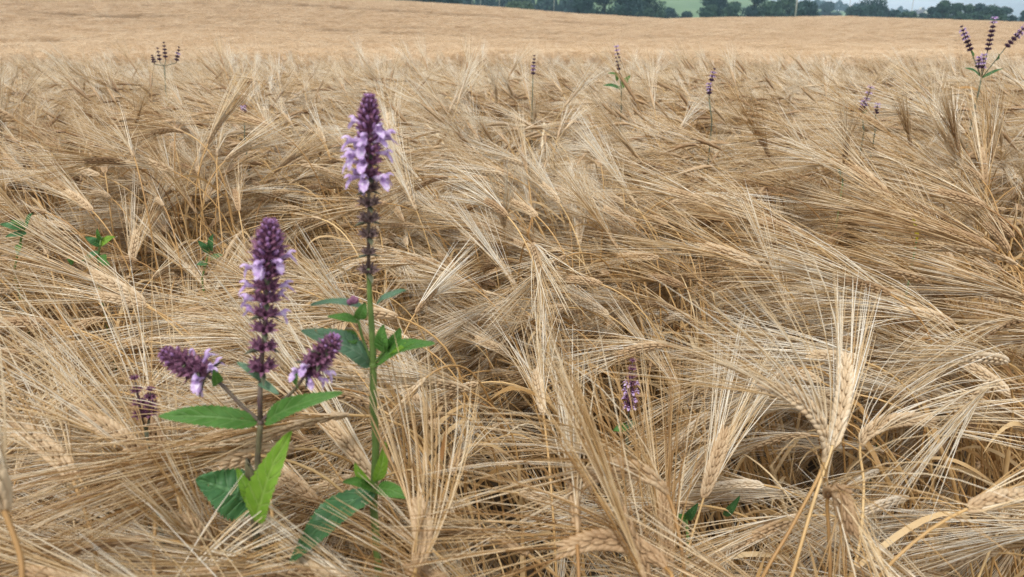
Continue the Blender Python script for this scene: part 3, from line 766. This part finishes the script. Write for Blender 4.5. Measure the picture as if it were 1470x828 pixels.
# woundworts further back
def far_wort(label, spikes, Y, stempts, leaves=(), size=1.0, bloomk=.4):
    r0 = at(*stempts[0], Y); root = empty('marsh_woundwort', (r0.x, r0.y, gz(r0.x, r0.y)))
    tag(root, label, 'wildflower', 'marsh woundworts growing up through the barley')
    s_ = MB(); pts = [root.location.copy()]+[at(*q, Y) for q in stempts]
    s_.tube(pts, .0022*size, 6)
    J = at(*stempts[-1], Y)
    for (bx, by, tx, ty, nb) in spikes:
        s_.tube([J, at(bx, by, Y)], .0014*size, 5)
    s_.build('stem', M_dull, root)
    for (bx, by, tx, ty, nb) in spikes:
        B0, T0 = at(bx, by, Y), at(tx, ty, Y); ln = (T0-B0).length
        n_ = max(4, int(ln/.011)); wl = [((i+.3)/n_, .55+.5*min(1, i/3)) for i in range(n_)]
        spike(root, B0, T0, wl, rg, size, [i for i in range(n_) if i in nb], detail=False, calmat=M_fcal if Y > 1.2 else M_cal)
    for (bx, by, tx, ty, w_, mt) in leaves:
        leaf(root, (bx, by), (tx, ty), Y, Y-.01, w_, mt, Vector((0, -.7, .7)))
far_wort('large branching marsh woundwort at the right edge with three spread spikes', [(1395, 76, 1380, 37, (1, 2, 3)), (1417, 76, 1428, 25, (0, 1)), (1442, 70, 1474, 36, (0, 1, 2, 3)), (1409, 102, 1413, 78, (0, 1, 2, 3)), (1404, 100, 1406, 82, (0, 1, 2))], 2.2,
         [(1398, 160), (1404, 135), (1409, 112)], [(1409, 112, 1440, 98, 4, G_dark), (1406, 109, 1385, 97, 5, G_dark), (1396, 84, 1394, 72, 6, G_mid), (1404, 130, 1374, 126, 5, M_leaf), (1400, 150, 1391, 136, 6, M_leaf), (1430, 87, 1434, 77, 4, G_dark)], 1.0)
far_wort('single marsh woundwort spike with a pair of green leaves below it', [(889, 104, 885, 66, (0, 1, 2))], 2.5,
         [(892, 150), (892, 127), (889, 104)], [(891, 127, 866, 122, 6, G_dark), (892, 126, 905, 108, 9, G_mid), (886, 116, 883, 104, 5, G_mid), (889, 108, 873, 105, 4, G_mid)], .95)
far_wort('short thin marsh woundwort spike left of the leafy single one', [(765, 110, 767, 79, (3, 4))], 2.7, [(764, 150), (765, 112)], (), .95)
far_wort('marsh woundwort with one spike leaning right behind a shorter one', [(1020, 120, 1026, 98, (1, 2)), (1018, 138, 1018, 120, (0, 1, 2))], 2.15, [(1022, 175), (1018, 142)], (), .9)
far_wort('leaning marsh woundwort with a fat lower cluster of bluish flowers', [(1238, 158, 1251, 124, (0, 1, 2)), (1236, 162, 1240, 146, (0, 1))], 1.72, [(1240, 190), (1238, 162)], [(1238, 164, 1245, 158, 5, G_blue)], .85)
far_wort('tiny marsh woundwort tip right of the leaning one', [(1257, 166, 1260, 149, (0, 1))], 1.7, [(1256, 190), (1257, 168)], (), .7)
far_wort('cluster of four small dark woundwort spikes far back on the left', [(222, 92, 218, 79, ()), (230, 90, 226, 68, ()), (238, 86, 235, 60, ()), (253, 90, 257, 67, (2,))], 2.9, [(238, 130), (236, 95)], (), 1.0)
far_wort('marsh woundwort spike sunk among the awns right of the taller woundwort', [(903, 592, 909, 515, (3, 4, 5, 6))], .93, [(900, 640), (902, 600)], [(900, 612, 880, 618, 14, G_mid), (900, 612, 915, 606, 12, G_blue)], 1.0)
far_wort('dark marsh woundwort spike half hidden in awns left of the short woundwort', [(206, 610, 192, 538, (4, 5)), (214, 602, 216, 556, ())], .56, [(215, 680), (210, 618)], (), .8)
far_wort('faint lilac woundwort tip showing through the barley far left', [(351, 164, 349, 153, (0, 1, 2))], 2.0, [(351, 195), (351, 166)], (), .8)

def shoot(label, Y, stempts, leaves):
    r0 = at(*stempts[0], Y); root = empty('woundwort_shoot', (r0.x, r0.y, gz(r0.x, r0.y)))
    tag(root, label, 'wildflower', 'leafy green shoots without flowers')
    s_ = MB(); s_.tube([root.location.copy()]+[at(*q, Y) for q in stempts], .0018, 6); s_.build('stem', M_gst, root)
    for (bx, by, tx, ty, w_, mt) in leaves: leaf(root, (bx, by), (tx, ty), Y, Y-.01, w_, mt, Vector((0, -.7, .7)))
shoot('dark leafy green shoot at the left edge of the crop', 1.22, [(20, 390), (32, 335), (40, 318)], [(40, 325, 47, 306, 12, G_dark), (34, 328, 0, 322, 12, G_dark), (30, 350, 25, 365, 10, G_mid), (36, 325, 15, 316, 8, G_mid), (38, 335, 8, 340, 9, G_dark)])
shoot('leafy green shoot with one bright leaf on its right', 1.2, [(140, 400), (142, 360), (146, 340)], [(146, 352, 165, 340, 14, G_lime), (144, 352, 122, 340, 12, G_dark), (140, 368, 158, 382, 10, G_mid), (142, 362, 118, 375, 9, G_dark), (146, 345, 140, 328, 8, G_mid), (150, 365, 148, 382, 11, G_mid), (105, 378, 96, 372, 8, G_mid)])
shoot('dull green shoot in the dark hollow behind the short woundwort', 1.22, [(290, 400), (300, 360), (304, 342)], [(304, 360, 306, 336, 12, G_dark), (300, 362, 284, 345, 10, G_dark), (302, 372, 320, 366, 10, G_dark), (298, 378, 282, 380, 9, G_dark)])
shoot('small green shoot low among bare straws at bottom right centre', .68, [(990, 800), (985, 745)], [(985, 745, 1002, 722, 14, G_dark), (985, 748, 970, 738, 12, G_mid), (1040, 740, 1062, 712, 12, G_dark)])
def blade(label, Y, b_, t_, wpx, mat):
    B0, T0 = at(*b_, Y), at(*t_, Y); g0 = Vector((B0.x, B0.y, gz(B0.x, B0.y)))
    r_ = empty('grass_plant', g0); tag(r_, label, 'grass plant', 'odd coloured grass plants in the crop')
    s_ = MB(); s_.tube([g0, B0], .0013, 5); s_.build('stem', M_gst, r_)
    leaf_mb(B0, T0, wpx*Y/F, Vector((.3, -.9, .3)), .06, .2, serr=0).build('blade', mat, r_)
blade('single upright yellow grass blade in the crop at right', 1.05, (1316, 345), (1309, 310), 7, plain('yellow_blade', [(.3, (.55, .46, .03)), (.7, (.68, .58, .06))], 40, .5, .3))
blade('pale green grass blade in the crop right of centre', 1.5, (1210, 262), (1192, 222), 5, G_blue)

# ------------------------------------------------------------------ trees
def tree(px, top_row, Y, wpx, mat, label, group, seed, kind='round', trunk_show=.06):
    rg = random.Random(seed); x0 = lat(px, 15)*Y; z0 = gz(x0, Y); zt = ZC+slope(top_row)*Y
    h = zt-z0; w_ = wpx*Y/F/2*1.12
    root = empty('tree', (x0, Y, z0)); tag(root, label, 'tree', group)
    tb = MB(); th = h*.85
    pts = [Vector((x0, Y, z0-.3)), Vector((x0+rg.uniform(-.2, .2), Y, z0+th*.35)), Vector((x0+rg.uniform(-.4, .4), Y, z0+th*.7)), Vector((x0, Y, z0+th))]
    tb.tube(pts, [h*.032, h*.025, h*.015, h*.004], 8)
    lobes = []
    nl = 20 if kind != 'airy' else 9
    for i in range(nl):
        a = rg.uniform(0, 6.28); k = rg.uniform(trunk_show, .97)
        prof = math.sin(math.pi*min(.97, max(.1, (k+.12)/1.12)))**.6 if kind != 'cone' else (1.02-k)
        rr = rg.uniform(.15, .72)*w_*prof; lr = rg.uniform(.3, .5)*w_*(.8 if kind == 'airy' else 1)
        c = Vector((x0+math.cos(a)*rr, Y+math.sin(a)*rr, min(z0+h*k, zt-lr*.72)))
        lobes.append((c, lr))
        tb.tube([pts[1].lerp(pts[2], rg.random()), c.lerp(pts[2], .35)+Vector((0, 0, -.2)), c], [h*.011, h*.007, h*.003], 5)
    lobes.append((Vector((x0, Y, zt-w_*.36)), w_*.42)); 
    tb.build('trunk', M_bark, root)
    mb = MB()
    for c, lr in lobes:
        n_ = int((230 if kind != 'airy' else 110)*max(.4, min(2, (lr/1.3)**1.3)))
        lt = rg.uniform(-.15, .25)
        for i in range(n_):
            d_ = Vector((rg.gauss(0, 1), rg.gauss(0, 1), rg.gauss(0, 1))).normalized()
            r_ = lr*(rg.random()**.35)*(1+.22*math.sin(d_.x*5+seed)*math.cos(d_.z*6))
            p = c+Vector((d_.x*r_, d_.y*r_, d_.z*r_*.78)); s_ = rg.uniform(.12, .26)*(Y/200)**.6
            if p.z > zt+.3: continue
            a1 = (d_+Vector((rg.gauss(0, .7), rg.gauss(0, .7), rg.gauss(0, .7)))).normalized()
            a = Vector((0, 0, 1)) if abs(a1.z) < .9 else Vector((1, 0, 0)); N = a1.cross(a).normalized(); B = a1.cross(N)
            q = rg.uniform(.7, 1.3)
            mb.add([p-N*s_, p-B*s_*q, p+N*s_, p+B*s_*q], [(0, 1, 2, 3)], max(0, min(1, .45+lt+rg.uniform(-.3, .3))))
    mb.build('crown', mat, root, smooth=False)
    return root
g1 = 'trees beyond the crest of the field'
TR = [
 (836, -14, 200, 46, T_dark, 'leftmost dark tree of the clump left of the green hillside', 'round'),
 (868, -22, 205, 52, T_dark, 'second dark tree in the clump left of the green hillside', 'round'),
 (900, -18, 200, 50, T_dark, 'third dark tree in the clump left of the green hillside', 'round'),
 (930, -24, 208, 46, T_mid, 'tall dark tree right against the green hillside', 'round'),
 (960, 10, 250, 26, T_dark, 'small hazy bush at the foot of the green hillside', 'round'),
 (985, 16, 250, 24, T_dark, 'low hazy bush right of the small one on the green hillside', 'round'),
 (1018, 6, 200, 34, T_mid, 'rounded tree at the right side of the green hillside', 'round'),
 (1028, -12, 215, 40, T_dark, 'taller tree behind the rounded one by the hillside', 'round'),
 (1052, 3, 195, 34, T_mid, 'grey green bushy tree left of the dark column tree', 'round'),
 (1082, -22, 210, 36, T_dark, 'dark column shaped tree in the middle clump', 'round'),
 (1108, 2, 200, 38, T_mid, 'bushy tree left of the leaning pole', 'round'),
 (1130, -6, 212, 40, T_mid, 'tree directly behind the leaning pole', 'round'),
 (1156, 0, 200, 42, T_dark, 'dark rounded tree at the right end of the middle clump', 'round'),
 (1190, 2, 420, 30, T_dark, 'distant dome shaped tree on the skyline', 'round'),
 (1222, 8, 215, 34, T_dark, 'low dark tree at the left foot of the tall open tree', 'round'),
 (1250, -8, 220, 48, T_dark, 'tall open tree with bare lower limbs against the sky', 'airy'),
 (1246, 6, 212, 48, T_dark, 'broad dark tree in front of the tall open tree', 'round'),
 (1268, 9, 230, 30, T_dark, 'low dark tree at the right foot of the tall open tree', 'round'),
 (1284, 14, 230, 20, T_dark, 'small bush beside the low dark tree', 'round'),
 (1298, 16, 210, 20, T_mid, 'left one of two small bushes before the sky gap', 'round'),
 (1311, 16, 210, 18, T_mid, 'right one of two small bushes before the sky gap', 'round'),
 (1327, 18, 260, 14, T_dark, 'very small bush near the white house', 'round'),
 (1340, 10, 200, 22, T_dark, 'small tree at the left end of the right hand copse', 'round'),
 (1354, 0, 200, 28, T_mid, 'tallest tree of the right hand copse', 'round'),
 (1372, 4, 205, 30, T_mid, 'second tree of the right hand copse', 'round'),
 (1390, 6, 200, 30, T_mid, 'middle tree of the right hand copse', 'round'),
 (1408, 5, 206, 28, T_dark, 'fourth tree of the right hand copse', 'round'),
 (1426, 7, 200, 32, T_mid, 'light topped tree near the right end of the copse', 'round'),
 (1442, 10, 203, 26, T_dark, 'last tree at the right end of the copse', 'round'),
 (1457, 22, 203, 20, T_dark, 'low bush between the copse and the right edge', 'round'),
 (1472, 15, 210, 18, T_dark, 'small pointed tree at the right edge', 'cone'),
 (745, 1, 190, 46, T_light, 'rounded light green tree left of the dark clump', 'round'),
 (590, -12, 180, 40, T_dark, 'dark tree top at the left where the crest leaves the picture', 'round'),
 (622, -12, 180, 42, T_dark, 'dark tree top left of the blue wood', 'round'),
 (648, -8, 185, 30, T_dark, 'dark tree top next to the blue wood', 'round'),
]
for i, (px, tr_, Y, w_, mt, lb, kd) in enumerate(TR): tree(px, tr_, Y, w_, mt, lb, g1, 100+i, kd)

# far wood and hedges: masses of foliage on the hillside
def mass(name, spec, mat, label, seed):
    rg = random.Random(seed); mb = MB()
    for (p0, p1, Y, hh, dn) in spec:
        n_ = int((p1-p0)*dn)
        for i in range(n_):
            px = rg.uniform(p0, p1); yy = Y+rg.uniform(-18, 18); x0 = lat(px, 10)*yy; z0 = gz(x0, yy)+STALK_H
            H = hh*(.75+.25*math.sin(px*.21)+.15*math.sin(px*.57)); k = rg.random()
            p = Vector((x0, yy, z0+H*k)); s_ = rg.uniform(.35, .9)*(Y/500)*(1 if Y > 400 else 1.3)
            a1 = Vector((rg.gauss(0, 1), rg.gauss(0, 1), rg.gauss(0, 1))).normalized(); N = a1.orthogonal().normalized(); B = a1.cross(N)
            mb.add([p-N*s_, p-B*s_, p+N*s_, p+B*s_], [(0, 1, 2, 3)], rg.random())
    o = mb.build(name, mat, None, smooth=False); tag(o, label, 'woodland', kind='stuff'); return o
mass('far_wood', [(470, 850, 330, 17, 150), (600, 815, 300, 13, 90)], T_dark, 'blue hazy wood filling the top left skyline', 5)
mass('hedgerow', [(1160, 1330, 880, 9, 30), (1270, 1480, 700, 5, 16)], T_dark, 'thin dark hedgerow along the far skyline at right', 6)

# ------------------------------------------------------------------ poles and house
M_wood = plain('weathered_pole', [(.3, (.30, .28, .25)), (.7, (.45, .42, .38))], 4)
M_white = plain('white_render', [(.3, (.72, .72, .70)), (.7, (.82, .82, .80))], 2)
M_slate = plain('slate_roof', [(.3, (.10, .11, .13)), (.7, (.18, .19, .21))], 3)
M_glass = plain('window_glass', [(.3, (.03, .04, .05)), (.7, (.06, .07, .08))], 1, .15, spec=.6)
def pole(px, Y, h, r, label):
    x0 = lat(px, 20)*Y; z0 = gz(x0, Y); e = empty('utility_pole', (x0, Y, z0)); tag(e, label, 'utility pole', 'poles beyond the field')
    mb = MB(); mb.tube([Vector((x0, Y, z0-.3)), Vector((x0, Y, z0+h))], [r, r*.7], 8); mb.build('post', M_wood, e)
    mb = MB(); mb.box((x0, Y-.18, z0+h-.6), (1.8, .12, .12)); c = mb.build('crossarm', M_wood, e)
    for q in (-.75, 0, .75):
        mb = MB(); mb.ellipsoid(Vector((x0+q, Y-.18, z0+h-.45)), Vector((0, 0, 1)), .12, .06); mb.build('insulator', M_white, c)
pole(1142, 165, 11, .19, 'thick grey pole in front of the middle clump of trees')
pole(678, 170, 10, .06, 'thin pale pole before the blue wood, leftmost of three')
pole(690, 180, 10, .06, 'thin pale pole before the blue wood, middle of three')
pole(717, 175, 10, .07, 'thin pale pole left of the rounded light green tree')
pole(795, 175, 10, .07, 'thin pale pole right of the rounded light green tree')
pole(1218, 300, 14, .13, 'faint thin pole on the skyline left of the tall open tree')
pole(1308, 280, 13, .13, 'faint thin pole in the sky gap left of the copse')
Yh = 300; xh = lat(1323, 20)*Yh; zh = ZC+slope(24.5)*Yh-1.5
zg = gz(xh, Yh)
e = empty('house', (xh, Yh, zg)); tag(e, 'tiny white house with a grey roof beside the copse', 'house')
hh_ = zh+2.6-zg
mb = MB(); mb.box((xh, Yh, zg+hh_/2-.2), (4.2, 6, hh_+.4))
g_ = Vector((xh, Yh, zg+hh_))
mb.add([g_+Vector((-2.1, -3, 0)), g_+Vector((2.1, -3, 0)), g_+Vector((0, -3, 1.4))], [(0, 1, 2)])
mb.add([g_+Vector((-2.1, 3, 0)), g_+Vector((2.1, 3, 0)), g_+Vector((0, 3, 1.4))], [(0, 2, 1)]); mb.build('wall', M_white, e, smooth=False)
mb = MB()
for sg in (-1, 1):
    a, b_ = g_+Vector((sg*2.4, 0, -.18)), g_+Vector((0, 0, 1.5)); nn_ = Vector((0, 0, .12))
    vs_ = [a+Vector((0, -3.3, 0)), a+Vector((0, 3.3, 0)), b_+Vector((0, 3.3, 0)), b_+Vector((0, -3.3, 0))]
    mb.add(vs_+[q+nn_ for q in vs_], [(0, 1, 2, 3), (7, 6, 5, 4), (0, 4, 5, 1), (1, 5, 6, 2), (2, 6, 7, 3), (3, 7, 4, 0)])
rf = mb.build('roof', M_slate, e, smooth=False)
mb = MB(); mb.box(g_+Vector((0, 1.5, 1.8)), (.6, .6, 1.2)); mb.build('chimney', M_white, rf, smooth=False)
for q in (-1, 1):
    mb = MB(); mb.box(g_+Vector((q*1.0, -3.02, -1.0)), (.8, .06, 1.0)); mb.build('window', M_glass, e, smooth=False)

# ------------------------------------------------------------------ haze
hz = MB(); hz.box((0, 825, 30), (4700, 1700, 160))
ho = hz.build('haze', [], None, smooth=False)
hm = bpy.data.materials.new('haze'); hm.use_nodes = True; t = hm.node_tree; t.nodes.clear()
pv = t.nodes.new('ShaderNodeVolumePrincipled'); pv.inputs['Density'].default_value = .0006
pv.inputs['Color'].default_value = (.58, .83, 1.0, 1); pv.inputs['Anisotropy'].default_value = .2
mo = t.nodes.new('ShaderNodeOutputMaterial'); t.links.new(pv.outputs[0], mo.inputs['Volume'])
ho.data.materials.append(hm); tag(ho, 'thin bluish summer haze over the field and the hills', 'haze', kind='stuff')
